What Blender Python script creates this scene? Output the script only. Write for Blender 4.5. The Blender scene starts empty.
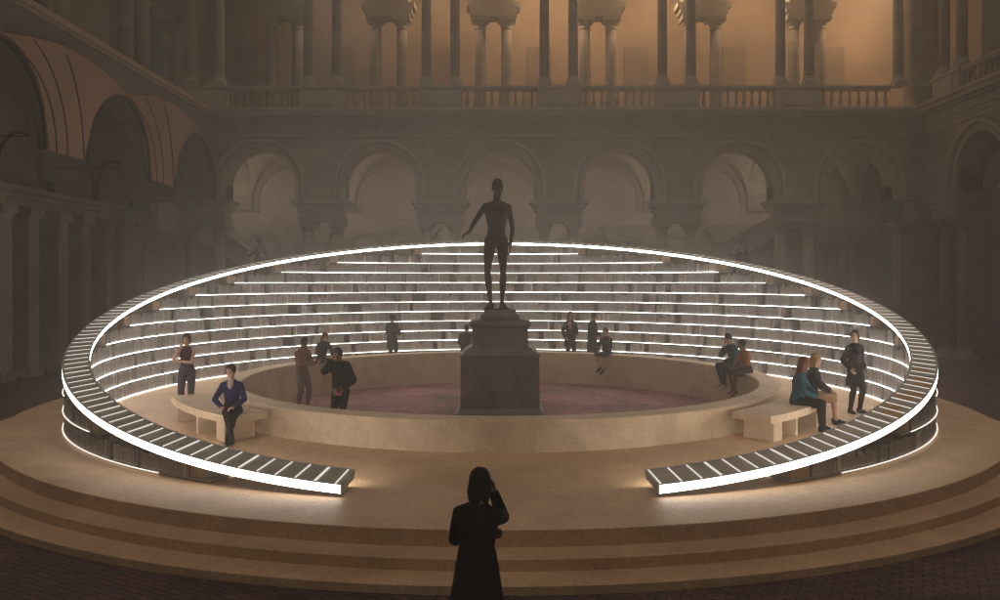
import bpy, bmesh, math, random
from mathutils import Vector, Matrix
random.seed(7)
R = math.radians
V = Vector
scene = bpy.context.scene
COL = scene.collection

# ------------------------------------------------------------------ camera, sky, sun, exposure
EYE = 3.1
cam_d = bpy.data.cameras.new('camera'); cam = bpy.data.objects.new('camera', cam_d); COL.objects.link(cam)
cam_d.sensor_width = 36; cam_d.lens = 28.62; cam_d.shift_y = -0.019; cam_d.clip_start = 0.05; cam_d.clip_end = 500
cam.location = (0, 0, EYE); cam.rotation_euler = (R(90), 0, 0)
scene.camera = cam

SUN_EL, SUN_ROT = 71, 180
w = bpy.data.worlds.new('World'); scene.world = w; w.use_nodes = True
nt = w.node_tree; nt.nodes.clear()
sky = nt.nodes.new('ShaderNodeTexSky'); sky.sky_type = 'NISHITA'; sky.sun_disc = False
sky.sun_elevation = R(SUN_EL); sky.sun_rotation = R(SUN_ROT)
tint = nt.nodes.new('ShaderNodeMixRGB'); tint.blend_type = 'MIX'; tint.inputs['Fac'].default_value = 0.85
tint.inputs['Color2'].default_value = (2.9, 2.6, 2.2, 1)        # city glow on low night cloud
bg = nt.nodes.new('ShaderNodeBackground'); bg.inputs['Strength'].default_value = 0.003
out = nt.nodes.new('ShaderNodeOutputWorld')
nt.links.new(sky.outputs[0], tint.inputs['Color1']); nt.links.new(tint.outputs[0], bg.inputs['Color']); nt.links.new(bg.outputs[0], out.inputs['Surface'])
sd = bpy.data.lights.new('sun', 'SUN'); sd.energy = 0.58; sd.angle = R(40); sd.color = (1.0, 0.84, 0.67)
so = bpy.data.objects.new('sun', sd); COL.objects.link(so)
so.rotation_euler = (R(90 - SUN_EL), 0, 0)                      # soft night-sky glow from high above the viewer

scene.view_settings.view_transform = 'Standard'; scene.view_settings.look = 'None'
scene.view_settings.exposure = 0.25; scene.view_settings.gamma = 1.0; scene.view_settings.use_curve_mapping = False
scene.render.engine = 'CYCLES'
cy = scene.cycles
cy.use_denoising = True
cy.max_bounces = 5; cy.diffuse_bounces = 3; cy.glossy_bounces = 2; cy.transmission_bounces = 2; cy.volume_bounces = 1
cy.sample_clamp_indirect = 2.0; cy.sample_clamp_direct = 0; cy.caustics_reflective = False; cy.caustics_refractive = False
cy.use_light_tree = True; cy.pixel_filter_type = 'BLACKMAN_HARRIS'; cy.filter_width = 1.15

# ------------------------------------------------------------------ materials
def mat(name, col, rough=0.75, var=0.25, scale=1.2, bump=0.0, bscale=18, metal=0.0, spec=0.4, col2=None, detail=6):
    m = bpy.data.materials.new(name); m.use_nodes = True
    n = m.node_tree; b = n.nodes['Principled BSDF']
    b.inputs['Roughness'].default_value = rough; b.inputs['Metallic'].default_value = metal
    b.inputs['Specular IOR Level'].default_value = spec
    tc = n.nodes.new('ShaderNodeTexCoord')
    no = n.nodes.new('ShaderNodeTexNoise'); no.inputs['Scale'].default_value = scale; no.inputs['Detail'].default_value = detail
    no.inputs['Roughness'].default_value = 0.65
    n.links.new(tc.outputs['Object'], no.inputs['Vector'])
    cr = n.nodes.new('ShaderNodeValToRGB')
    c2 = col2 or tuple(c * (1 - var) for c in col); c1 = tuple(min(1, c * (1 + var)) for c in col)
    cr.color_ramp.elements[0].position = 0.3; cr.color_ramp.elements[1].position = 0.7
    cr.color_ramp.elements[0].color = (*c2, 1); cr.color_ramp.elements[1].color = (*c1, 1)
    n.links.new(no.outputs['Fac'], cr.inputs['Fac']); n.links.new(cr.outputs['Color'], b.inputs['Base Color'])
    if bump:
        nb = n.nodes.new('ShaderNodeTexNoise'); nb.inputs['Scale'].default_value = bscale; nb.inputs['Detail'].default_value = 5
        n.links.new(tc.outputs['Object'], nb.inputs['Vector'])
        bp = n.nodes.new('ShaderNodeBump'); bp.inputs['Strength'].default_value = bump; bp.inputs['Distance'].default_value = 0.02
        n.links.new(nb.outputs['Fac'], bp.inputs['Height']); n.links.new(bp.outputs['Normal'], b.inputs['Normal'])
    return m

def joints(m, bw, rh, dark=0.72):
    """ashlar joints over a material: courses run along x + y, heights along z"""
    n = m.node_tree; b = n.nodes['Principled BSDF']; L = n.links.new
    src = b.inputs['Base Color'].links[0].from_socket
    tc = n.nodes.new('ShaderNodeTexCoord'); sp = n.nodes.new('ShaderNodeSeparateXYZ'); ad = n.nodes.new('ShaderNodeMath'); cb = n.nodes.new('ShaderNodeCombineXYZ')
    L(tc.outputs['Object'], sp.inputs[0]); L(sp.outputs[0], ad.inputs[0]); L(sp.outputs[1], ad.inputs[1]); L(ad.outputs[0], cb.inputs[0]); L(sp.outputs[2], cb.inputs[1])
    br = n.nodes.new('ShaderNodeTexBrick'); br.inputs['Scale'].default_value = 1; br.inputs['Brick Width'].default_value = bw; br.inputs['Row Height'].default_value = rh
    br.inputs['Mortar Size'].default_value = 0.018; br.inputs['Mortar Smooth'].default_value = .5
    br.inputs['Color1'].default_value = (1.06, 1.06, 1.06, 1); br.inputs['Color2'].default_value = (.88, .88, .88, 1); br.inputs['Mortar'].default_value = (dark * .8, dark * .8, dark * .8, 1)
    L(cb.outputs[0], br.inputs['Vector'])
    mx = n.nodes.new('ShaderNodeMixRGB'); mx.blend_type = 'MULTIPLY'; mx.inputs['Fac'].default_value = 1
    L(src, mx.inputs['Color1']); L(br.outputs['Color'], mx.inputs['Color2']); L(mx.outputs[0], b.inputs['Base Color'])
    return m

def mottle(m, scale, lo, hi, speck=0.0):
    """worn patches and fine grain multiplied into a material's own colour, and into its gloss"""
    n = m.node_tree; b = n.nodes['Principled BSDF']; L = n.links.new
    src = b.inputs['Base Color'].links[0].from_socket
    tc = n.nodes.new('ShaderNodeTexCoord')
    no = n.nodes.new('ShaderNodeTexNoise'); no.inputs['Scale'].default_value = scale; no.inputs['Detail'].default_value = 9; no.inputs['Roughness'].default_value = .7; no.inputs['Distortion'].default_value = .6
    L(tc.outputs['Object'], no.inputs['Vector'])
    cr = n.nodes.new('ShaderNodeValToRGB'); cr.color_ramp.elements[0].position = .36; cr.color_ramp.elements[1].position = .62
    cr.color_ramp.elements[0].color = (lo, lo * .97, lo * .93, 1); cr.color_ramp.elements[1].color = (hi, hi, hi, 1)
    L(no.outputs['Fac'], cr.inputs['Fac'])
    mx = n.nodes.new('ShaderNodeMixRGB'); mx.blend_type = 'MULTIPLY'; mx.inputs['Fac'].default_value = 1
    L(src, mx.inputs['Color1']); L(cr.outputs['Color'], mx.inputs['Color2'])
    sp = n.nodes.new('ShaderNodeTexNoise'); sp.inputs['Scale'].default_value = 22; sp.inputs['Detail'].default_value = 8; L(tc.outputs['Object'], sp.inputs['Vector'])
    c2 = n.nodes.new('ShaderNodeValToRGB'); c2.color_ramp.elements[0].position = .3; c2.color_ramp.elements[1].position = .7
    c2.color_ramp.elements[0].color = (1 - speck,) * 3 + (1,); c2.color_ramp.elements[1].color = (1 + speck,) * 3 + (1,)
    L(sp.outputs['Fac'], c2.inputs['Fac'])
    m2 = n.nodes.new('ShaderNodeMixRGB'); m2.blend_type = 'MULTIPLY'; m2.inputs['Fac'].default_value = 1
    L(mx.outputs[0], m2.inputs['Color1']); L(c2.outputs['Color'], m2.inputs['Color2']); L(m2.outputs[0], b.inputs['Base Color'])
    mr = n.nodes.new('ShaderNodeMapRange'); mr.inputs['To Min'].default_value = .38; mr.inputs['To Max'].default_value = .72
    L(no.outputs['Fac'], mr.inputs['Value']); L(mr.outputs[0], b.inputs['Roughness'])
    return m

def emit(name, col, strength):
    m = bpy.data.materials.new(name); m.use_nodes = True
    n = m.node_tree; b = n.nodes['Principled BSDF']
    b.inputs['Base Color'].default_value = (0.8, 0.8, 0.8, 1)
    b.inputs['Emission Color'].default_value = (*col, 1); b.inputs['Emission Strength'].default_value = strength
    return m

def paving(name, k=1.0):
    m = bpy.data.materials.new(name); m.use_nodes = True
    n = m.node_tree; b = n.nodes['Principled BSDF']; b.inputs['Roughness'].default_value = 0.8
    tc = n.nodes.new('ShaderNodeTexCoord'); mp = n.nodes.new('ShaderNodeMapping')
    mp.inputs['Rotation'].default_value = (0, 0, R(28))
    br = n.nodes.new('ShaderNodeTexBrick'); br.inputs['Scale'].default_value = 1.0
    br.inputs['Brick Width'].default_value = 0.20; br.inputs['Row Height'].default_value = 0.085; br.inputs['Mortar Size'].default_value = 0.012
    br.inputs['Mortar Smooth'].default_value = 0.6; br.inputs['Bias'].default_value = 0.0
    br.inputs['Color1'].default_value = (0.105 * k, 0.056 * k, 0.050 * k, 1); br.inputs['Color2'].default_value = (0.045 * k, 0.028 * k, 0.029 * k, 1)
    br.inputs['Mortar'].default_value = (0.016 * k, 0.013 * k, 0.013 * k, 1)
    no = n.nodes.new('ShaderNodeTexNoise'); no.inputs['Scale'].default_value = 0.55; no.inputs['Detail'].default_value = 7
    cr = n.nodes.new('ShaderNodeValToRGB'); cr.color_ramp.elements[0].color = (0.55, 0.55, 0.6, 1); cr.color_ramp.elements[1].color = (1.7, 1.35, 1.3, 1)
    cr.color_ramp.elements[0].position = 0.3; cr.color_ramp.elements[1].position = 0.72
    mx = n.nodes.new('ShaderNodeMixRGB'); mx.blend_type = 'MULTIPLY'; mx.inputs['Fac'].default_value = 1
    bp = n.nodes.new('ShaderNodeBump'); bp.inputs['Strength'].default_value = 0.8; bp.inputs['Distance'].default_value = 0.02
    L = n.links.new
    L(tc.outputs['Object'], mp.inputs['Vector']); L(mp.outputs[0], br.inputs['Vector']); L(tc.outputs['Object'], no.inputs['Vector'])
    L(no.outputs['Fac'], cr.inputs['Fac']); L(br.outputs['Color'], mx.inputs['Color1']); L(cr.outputs['Color'], mx.inputs['Color2'])
    L(mx.outputs[0], b.inputs['Base Color']); L(br.outputs['Fac'], bp.inputs['Height']); bp.invert = True; L(bp.outputs[0], b.inputs['Normal'])
    return m

M = {}
M['stone'] = mat('weathered_stone', (0.34, 0.305, 0.26), 0.85, 0.22, 0.8, 0.35, 14)
M['stone_trim'] = mat('stone_trim', (0.39, 0.355, 0.305), 0.85, 0.18, 1.4, 0.25, 20)
joints(M['stone'], 1.1, .42)
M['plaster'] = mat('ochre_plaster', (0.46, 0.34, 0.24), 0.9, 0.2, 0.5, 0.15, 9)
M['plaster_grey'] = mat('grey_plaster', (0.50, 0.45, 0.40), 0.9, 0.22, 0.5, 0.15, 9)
M['plaster_dark'] = mat('shaded_plaster', (0.19, 0.17, 0.15), 0.9, 0.22, 0.5, 0.15, 9)  # grey plaster darkened: the left portico's shade is put into its colour
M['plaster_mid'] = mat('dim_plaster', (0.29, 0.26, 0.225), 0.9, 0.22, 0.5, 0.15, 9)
M['vault'] = mat('terracotta_vault', (0.40, 0.26, 0.19), 0.9, 0.15, 0.7, 0.1, 9)
M['iron'] = mat('dark_iron', (0.03, 0.028, 0.026), 0.6, 0.2, 3)
M['tan'] = mat('warm_tan_stone', (0.63, 0.42, 0.255), 0.55, 0.13, 1.3, 0.25, 45, spec=0.35, detail=12)
M['tan_seat'] = mat('tan_bench', (0.68, 0.51, 0.34), 0.6, 0.13, 1.0, 0.15, 40, spec=0.35, detail=10)
mottle(M['tan'], .55, .80, 1.06, .16); mottle(M['tan_seat'], 1.1, .80, 1.05, .10)
M['wood'] = mat('pale_wood', (0.50, 0.36, 0.23), 0.6, 0.2, 4)
M['shelf'] = mat('shelf_grey', (0.38, 0.35, 0.32), 0.5, 0.12, 3)
M['panel'] = mat('panel_dark', (0.46, 0.44, 0.405), 0.38, 0.22, 2.5, spec=0.5)
M['panel_amber'] = mat('panel_amber', (0.62, 0.37, 0.17), 0.4, 0.2, 2.5)
M['rimtop'] = mat('rim_top', (0.6, 0.58, 0.55), 0.5, 0.05, 3)
M['strip'] = mat('strip_white', (0.80, 0.79, 0.76), 0.4, 0.05, 3)
M['plinth'] = mat('dark_granite', (0.155, 0.142, 0.13), 0.75, 0.25, 2.2, 0.3, 25)
mottle(M['plinth'], 1.6, .72, 1.2, .2)
M['bronze'] = mat('dark_bronze', (0.075, 0.056, 0.042), 0.5, 0.25, 4, metal=0.6)
M['led'] = emit('led_white', (1.0, 0.955, 0.89), 6.0)
M['led_outer'] = emit('led_outer', (1.0, 0.92, 0.82), 1.0)
M['rimled'] = emit('rim_led', (1.0, 0.95, 0.87), 6.5)
M['rimled_in'] = emit('rim_led_inner', (1.0, 0.95, 0.87), 27.0)
M['stripglow'] = emit('strip_glow', (1.0, 0.95, 0.88), 0.6)
M['lantern'] = emit('lantern_glass', (1.0, 0.62, 0.28), 6.0)
M['paving'] = paving('brick_paving', 1.25)
M['pit'] = paving('lit_paving', 4.6)  # same courtyard brick, brightened: the light in the pit is put into the colour
BOOKCOL = [(0.27, 0.252, 0.238), (0.31, 0.295, 0.28), (0.225, 0.212, 0.20), (0.36, 0.342, 0.325), (0.285, 0.235, 0.20), (0.58, 0.50, 0.43)]
BOOKNAME = ['dark grey', 'mid grey', 'charcoal', 'pale grey', 'brown', 'cream']
BOOKM = [mat('book_' + c.replace(' ', '_'), k, 0.7, 0.15, 9) for c, k in zip(BOOKNAME, BOOKCOL)]
M['page'] = mat('book_pages', (0.6, 0.55, 0.46), 0.85, 0.1, 30)
def cloth(name, c, rough=0.85): M[name] = mat(name, c, rough, 0.22, 11, 0.8, 24, spec=0.12)
cloth('skin_light', (0.55, 0.33, 0.24), 0.55); cloth('skin_brown', (0.24, 0.125, 0.075), 0.55); cloth('skin_mid', (0.40, 0.23, 0.15), 0.55)
cloth('hair_black', (0.014, 0.011, 0.010), 0.5); cloth('hair_brown', (0.06, 0.03, 0.018), 0.5); cloth('hair_auburn', (0.13, 0.045, 0.02), 0.5); cloth('hair_blond', (0.36, 0.21, 0.09), 0.5)
cloth('black_cloth', (0.009, 0.0085, 0.009)); cloth('charcoal_cloth', (0.026, 0.024, 0.025)); cloth('plum_cloth', (0.06, 0.05, 0.065)); cloth('navy_cloth', (0.018, 0.022, 0.07))
cloth('brown_knit', (0.23, 0.115, 0.065)); cloth('grey_cloth', (0.21, 0.17, 0.15)); cloth('teal_cloth', (0.022, 0.075, 0.10)); cloth('rust_cloth', (0.33, 0.13, 0.045))
cloth('tan_cloth', (0.42, 0.26, 0.15)); cloth('pink_cloth', (0.45, 0.17, 0.17)); cloth('slate_cloth', (0.026, 0.028, 0.031)); cloth('wine_cloth', (0.06, 0.025, 0.035)); cloth('beige_cloth', (0.45, 0.36, 0.28)); cloth('dot_cloth', (0.06, 0.05, 0.05))

# ------------------------------------------------------------------ object helpers
def tag(o, label=None, cat=None, group=None, kind=None):
    if label: o['label'] = label
    if cat: o['category'] = cat
    if group: o['group'] = group
    if kind: o['kind'] = kind
    return o
def empty(name, loc, rz=0):
    o = bpy.data.objects.new(name, None); COL.objects.link(o); o.location = loc; o.rotation_euler = (0, 0, rz); o.empty_display_size = 0.2
    return o
def link(name, me, parent=None):
    o = bpy.data.objects.new(name, me); COL.objects.link(o)
    if parent: o.parent = parent
    return o
def copy_tree(o, parent=None, loc=None):
    c = o.copy(); COL.objects.link(c); c.parent = parent
    if loc is not None: c.location = loc
    for ch in o.children: copy_tree(ch, c)
    return c

class MB:
    """collects geometry for one mesh"""
    def __init__(s): s.v = []; s.f = []; s.m = []
    def face(s, pts, mi=0):
        i = len(s.v); s.v += [tuple(p) for p in pts]; s.f.append(tuple(range(i, i + len(pts)))); s.m.append(mi)
    def box(s, x0, x1, y0, y1, z0, z1, mi=0, fn=None):
        p = [(x0, y0, z0), (x1, y0, z0), (x1, y1, z0), (x0, y1, z0), (x0, y0, z1), (x1, y0, z1), (x1, y1, z1), (x0, y1, z1)]
        if fn: p = [fn(*q) for q in p]
        i = len(s.v); s.v += p
        for q in ((0, 3, 2, 1), (4, 5, 6, 7), (0, 1, 5, 4), (1, 2, 6, 5), (2, 3, 7, 6), (3, 0, 4, 7)):
            s.f.append(tuple(i + k for k in q)); s.m.append(mi)
    def frustum(s, x0, x1, y0, y1, z0, X0, X1, Y0, Y1, z1, mi=0):
        i = len(s.v); s.v += [(x0, y0, z0), (x1, y0, z0), (x1, y1, z0), (x0, y1, z0), (X0, Y0, z1), (X1, Y0, z1), (X1, Y1, z1), (X0, Y1, z1)]
        for q in ((0, 3, 2, 1), (4, 5, 6, 7), (0, 1, 5, 4), (1, 2, 6, 5), (2, 3, 7, 6), (3, 0, 4, 7)):
            s.f.append(tuple(i + k for k in q)); s.m.append(mi)
    def lathe(s, prof, cx, cy, n=16, mi=0):
        i = len(s.v)
        for r, z in prof:
            for k in range(n):
                a = 2 * math.pi * k / n; s.v.append((cx + r * math.cos(a), cy + r * math.sin(a), z))
        for j in range(len(prof) - 1):
            for k in range(n):
                k2 = (k + 1) % n
                s.f.append((i + j * n + k, i + j * n + k2, i + (j + 1) * n + k2, i + (j + 1) * n + k)); s.m.append(mi)
        s.f.append(tuple(i + k for k in reversed(range(n)))); s.m.append(mi)
        s.f.append(tuple(i + (len(prof) - 1) * n + k for k in range(n))); s.m.append(mi)
    def sweep(s, secs, mis=None, closed=False, caps=True):
        """secs: list of equal-length closed cross-sections"""
        i = len(s.v); n = len(secs[0])
        for q in secs: s.v += [tuple(p) for p in q]
        m = len(secs)
        for j in range(m if closed else m - 1):
            j2 = (j + 1) % m
            for k in range(n):
                k2 = (k + 1) % n
                s.f.append((i + j * n + k, i + j * n + k2, i + j2 * n + k2, i + j2 * n + k)); s.m.append(mis[k] if mis else 0)
        if caps and not closed:
            s.f.append(tuple(i + k for k in reversed(range(n)))); s.m.append(mis[0] if mis else 0)
            s.f.append(tuple(i + (m - 1) * n + k for k in range(n))); s.m.append(mis[0] if mis else 0)
    def mesh(s, name, mats, smooth=False):
        me = bpy.data.meshes.new(name); me.from_pydata(s.v, [], s.f)
        for k in (mats if isinstance(mats, (list, tuple)) else [mats]): me.materials.append(k)
        me.polygons.foreach_set('material_index', s.m)
        bm = bmesh.new(); bm.from_mesh(me); bmesh.ops.recalc_face_normals(bm, faces=bm.faces); bm.to_mesh(me); bm.free()
        if smooth: me.polygons.foreach_set('use_smooth', [True] * len(me.polygons))
        me.update(); return me
    def build(s, name, mats, parent=None, smooth=False):
        return link(name, s.mesh(name, mats, smooth), parent)

def bevel(o, wd=0.02, seg=2):
    md = o.modifiers.new('bevel', 'BEVEL'); md.width = wd; md.segments = seg; md.limit_method = 'ANGLE'; md.angle_limit = R(40)
    return o

# ------------------------------------------------------------------ setting: ground
g = MB(); g.face([(-32, -6, 0), (32, -6, 0), (32, 47, 0), (-32, 47, 0)])
tag(g.build('ground', M['paving']), 'dark reddish brick paving of the courtyard', None, None, 'structure')

# ------------------------------------------------------------------ arcades
def col_mesh(z0, z1, r, basew, n=18):
    h = z1 - z0
    b = MB(); b.box(-basew, basew, -basew, basew, z0, z0 + .14)
    b.lathe([(r * 1.45, z0 + .14), (r * 1.5, z0 + .2), (r * 1.4, z0 + .27), (r * 1.15, z0 + .3), (r * 1.25, z0 + .36), (r * 1.1, z0 + .42)], 0, 0, n)
    s = MB(); s.lathe([(r, z0 + .42), (r * 1.0, z0 + .42 + h * .3), (r * .95, z0 + h * .65), (r * .86, z1 - .52)], 0, 0, n)
    c = MB(); c.lathe([(r * .98, z1 - .52), (r * .98, z1 - .47), (r * .86, z1 - .46), (r * .86, z1 - .36), (r * 1.0, z1 - .34), (r * 1.3, z1 - .2), (r * 1.4, z1 - .14)], 0, 0, n)
    c.box(-r * 1.5, r * 1.5, -r * 1.5, r * 1.5, z1 - .14, z1)
    return b.mesh('column_base', M['stone_trim']), s.mesh('shaft', M['stone'], True), c.mesh('capital', M['stone_trim'])

def add_column(parent, meshes, u, v):
    e = empty('column', (u, v, 0)); e.parent = parent
    for nm, me in zip(('column_base', 'shaft', 'capital'), meshes): link(nm, me, e)

def arch_pts(c, half, zs, zc, n=20):
    p = [(c - half, zs)]
    for k in range(n + 1):
        a = math.pi - math.pi * k / n; p.append((c + half * math.cos(a), zc + half * math.sin(a)))
    p.append((c + half, zs)); return p

def arch_wall(mb, spans, zs, zc, half, ztop, y0, y1):
    """spans: list of (u0, u1, centre or None). Solid wall from zs to ztop with arch openings, between depths y0 and y1"""
    for u0, u1, c in spans:
        if c is None:
            mb.box(u0, u1, y0, y1, zs, ztop); continue
        lo, hi = max(u0, c - half), min(u1, c + half)
        if c - half > u0: mb.box(u0, c - half, y0, y1, zs, ztop)
        if c + half < u1: mb.box(c + half, u1, y0, y1, zs, ztop)
        p = arch_pts(c, half, zs, zc)[1:-1]
        for a, b in zip(p[:-1], p[1:]):
            for y in (y0, y1): mb.face([(a[0], y, a[1]), (b[0], y, b[1]), (b[0], y, ztop), (a[0], y, ztop)])
            mb.face([(a[0], y0, a[1]), (b[0], y0, b[1]), (b[0], y1, b[1]), (a[0], y1, a[1])])
            mb.face([(a[0], y0, ztop), (b[0], y0, ztop), (b[0], y1, ztop), (a[0], y1, ztop)])
        for x in (c - half, c + half):
            mb.face([(x, y0, zs), (x, y1, zs), (x, y1, zc), (x, y0, zc)])

def archivolt(mb, c, r0, r1, zs, zc, y0, y1, n=24, shift=0):
    a, b = arch_pts(c, r0, zs, zc, n), arch_pts(c, r1, zs, zc, n)
    mb.sweep([[(p[0], y0, p[1]), (p[0], y1, p[1]), (q[0], y1, q[1]), (q[0], y0, q[1])] for p, q in zip(a, b)])

def groin(mb, u0, u1, v0, v1, zs, rise, inset=0.5, n=18):
    cu, cv = (u0 + u1) / 2, (v0 + v1) / 2; hu, hv = (u1 - u0) / 2 - inset, (v1 - v0) / 2 - inset * .4
    def z(u, v):
        a = 1 - min(1, abs(u - cu) / hu) ** 2; b = 1 - min(1, abs(v - cv) / hv) ** 2
        return zs + rise * max(math.sqrt(max(a, 0)), math.sqrt(max(b, 0)))
    us = [u0 + (u1 - u0) * k / n for k in range(n + 1)]; vs = [v0 + (v1 - v0) * k / n for k in range(n + 1)]
    i = len(mb.v)
    for u in us:
        for v in vs: mb.v.append((u, v, z(u, v)))
    for a in range(n):
        for b in range(n):
            mb.f.append((i + a * (n + 1) + b, i + (a + 1) * (n + 1) + b, i + (a + 1) * (n + 1) + b + 1, i + a * (n + 1) + b + 1)); mb.m.append(0)

BAL = MB()
BAL.lathe([(.075, 0), (.075, .06), (.045, .09), (.05, .14), (.095, .28), (.09, .36), (.05, .52), (.042, .62), (.06, .68), (.045, .72), (.075, .75), (.075, .80)], 0, 0, 10)
BALM = BAL.mesh('baluster', M['stone_trim'], True)
LOWCOL = col_mesh(0, 5.62, .25, .38); UPCOL = col_mesh(11.5, 17.0, .215, .30)
INCOL = col_mesh(9.95, 15.9, .29, .38)

def balustrade(root, u0, u1, y=.38):
    e = empty('balustrade', (0, 0, 0)); e.parent = root
    a = MB(); a.box(u0, u1, y - .16, y + .16, 10.42, 10.53); a.build('base_rail', M['stone_trim'], e)
    a = MB(); a.box(u0, u1, y - .17, y + .17, 11.33, 11.41); a.box(u0, u1, y - .21, y + .21, 11.41, 11.5); a.build('hand_rail', M['stone_trim'], e)
    n = max(2, int((u1 - u0) / .345)); st = (u1 - u0) / n
    for k in range(n):
        b = link('baluster', BALM, e); b.location = (u0 + st * (k + .5), y, 10.53)

def facade(name, label, loc, rz, u_min, u_max, pairs, centres, depth=5.4, singles=(), extra_pier=None, extend=0.0):
    root = empty(name, loc, rz); tag(root, label, 'arcade')
    HALF, ZS, ZC = 1.52, 6.56, 7.2
    edges = sorted(set([u_min, u_max] + [c - 2.2 for c in centres if c - 2.2 > u_min] + [c + 2.2 for c in centres if c + 2.2 < u_max]))
    def spans():
        out_ = []
        for a, b in zip(edges[:-1], edges[1:]):
            cs = [c for c in centres if a - .01 <= c - 2.0 and c + 2.0 <= b + .01]
            out_.append((a, b, cs[0] if cs else None))
        return out_
    mb = MB(); arch_wall(mb, spans(), ZS, ZC, HALF, 9.24, 0, 1.0); mb.build('arcade_wall', M['stone'], root)
    for c in centres:
        mb = MB(); archivolt(mb, c, HALF - .02, HALF + .13, ZS, ZC, -.08, .10); archivolt(mb, c, HALF + .13, HALF + .30, ZS, ZC, -.03, .06); archivolt(mb, c, HALF + .30, HALF + .44, ZS, ZC, -.22, .02)
        mb.build('archivolt', M['stone_trim'], root)
    mb = MB()
    for z0, z1, y in ((9.24, 9.42, -.06), (9.42, 9.62, -.10), (9.62, 9.72, -.2), (9.72, 9.98, -.12), (9.98, 10.08, -.28), (10.08, 10.28, -.5), (10.28, 10.42, -.58)):
        mb.box(u_min, u_max, y, 1.0, z0, z1)
    mb.build('cornice', M['stone_trim'], root)
    for c in pairs:
        mb = MB()
        for z0, z1, wd, y0, y1 in ((5.62, 5.84, 1.0, .05, .95), (5.84, 6.06, .94, .1, .9), (6.06, 6.26, 1.02, 0, 1.0), (6.26, 6.40, 1.14, -.1, 1.08), (6.40, 6.555, 1.24, -.2, 1.15)):
            mb.box(c - wd, c + wd, y0, y1, z0, z1)
        mb.build('impost', M['stone_trim'], root)
        for s in (-.62, .62):
            add_column(root, LOWCOL, c + s, .5); add_column(root, UPCOL, c + s, .42)
        mb = MB(); mb.box(c - .95, c + .95, .1, .75, 10.42, 11.38); mb.box(c - 1.0, c + 1.0, .05, .8, 11.38, 11.5); mb.box(c - 1.0, c + 1.0, .05, .8, 10.42, 10.56)
        mb.box(c - .55, c + .55, .06, .1, 10.66, 11.28)
        mb.build('pedestal', M['stone_trim'], root)
        mb = MB(); mb.box(c - .95, c + .95, .05, .8, 17.0, 17.2); mb.box(c - 1.1, c + 1.1, 0, .9, 17.2, 17.5); mb.build('upper_impost', M['stone_trim'], root)
        r = MB(); archivolt(r, 0, 1.95, 2.25, 6.56, 7.0, c - .55, c + .55)         # transverse arch, turned across the aisle
        r.v = [(p[1], p[0] + 1.0 + 2.25, p[2]) for p in r.v]; r.build('transverse_arch', M['stone_trim'], root)
    for c in singles:
        add_column(root, LOWCOL, c, .5); add_column(root, UPCOL, c, .42)
    if extra_pier:
        a, b = extra_pier
        for q0, q1 in ((0, 6.54), (10.42, 17.5)): mb = MB(); mb.box(a, b, .03, .96, q0, q1); mb.build('corner_pier', M['stone'], root)
    ps = sorted(pairs)
    for a, b in zip(ps[:-1], ps[1:]): balustrade(root, a + 1.0, b - 1.0)
    if u_min < ps[0] - 1.6: balustrade(root, max(u_min, ps[0] - 4.1), ps[0] - 1.0)
    if u_max > ps[-1] + 1.6: balustrade(root, ps[-1] + 1.0, min(u_max, ps[-1] + 4.1))
    mb = MB(); arch_wall(mb, spans(), 17.5, 17.9, HALF + .1, 20.6, .05, .85); mb.build('upper_arcade_wall', M['stone'], root)
    mb = MB(); mb.box(u_min, u_max + extend, 1.0, depth + 2.2, 9.72, 9.95); mb.build('loggia_floor', M['stone'], root)
    mb = MB(); mb.box(u_min, u_max + extend, 1.0, depth + 2.2, 20.6, 20.8); mb.build('loggia_ceiling', M['plaster'], root)
    mb = MB(); mb.box(u_min, u_max, depth, depth + .3, 0, 9.71); mb.build('lower_inner_wall', M['plaster_grey'], root)
    mb = MB(); mb.box(u_min, u_max + extend, depth + 2.2, depth + 2.5, 9.72, 20.8); mb.build('upper_inner_wall', M['plaster'], root)
    # vaults of the lower aisle
    for c in centres:
        mb = MB(); groin(mb, c - 2.55, c + 2.55, 1.0, depth, 6.9, 2.3); mb.build('vault', M['plaster_grey'], root)
        i = MB(); archivolt(i, c, 1.7, 1.95, 6.5, 7.0, depth - .12, depth); i.build('wall_arch', M['stone_trim'], root)
    return root

P5 = 5.107
backs = [-12.78 + P5 * k for k in range(6)]
back = facade('rear_arcade', 'two-storey stone arcade of paired columns with balustrade behind the ring of shelves', (0, 34, 0), 0,
              -17.0, 18.9, backs, [-15.33 + P5 * k for k in range(7)], singles=(17.24,), extra_pier=(17.75, 18.9), extend=6.3)
right = facade('side_arcade', 'stone side arcade at far right with balustrade and one shadowed arch', (17.9, 34, 0), R(-90),
               .02, 20, [1.85, 1.85 + P5, 1.85 + 2 * P5], [4.4, 4.4 + P5, 4.4 + 2 * P5])
DEP = 5.4
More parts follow.
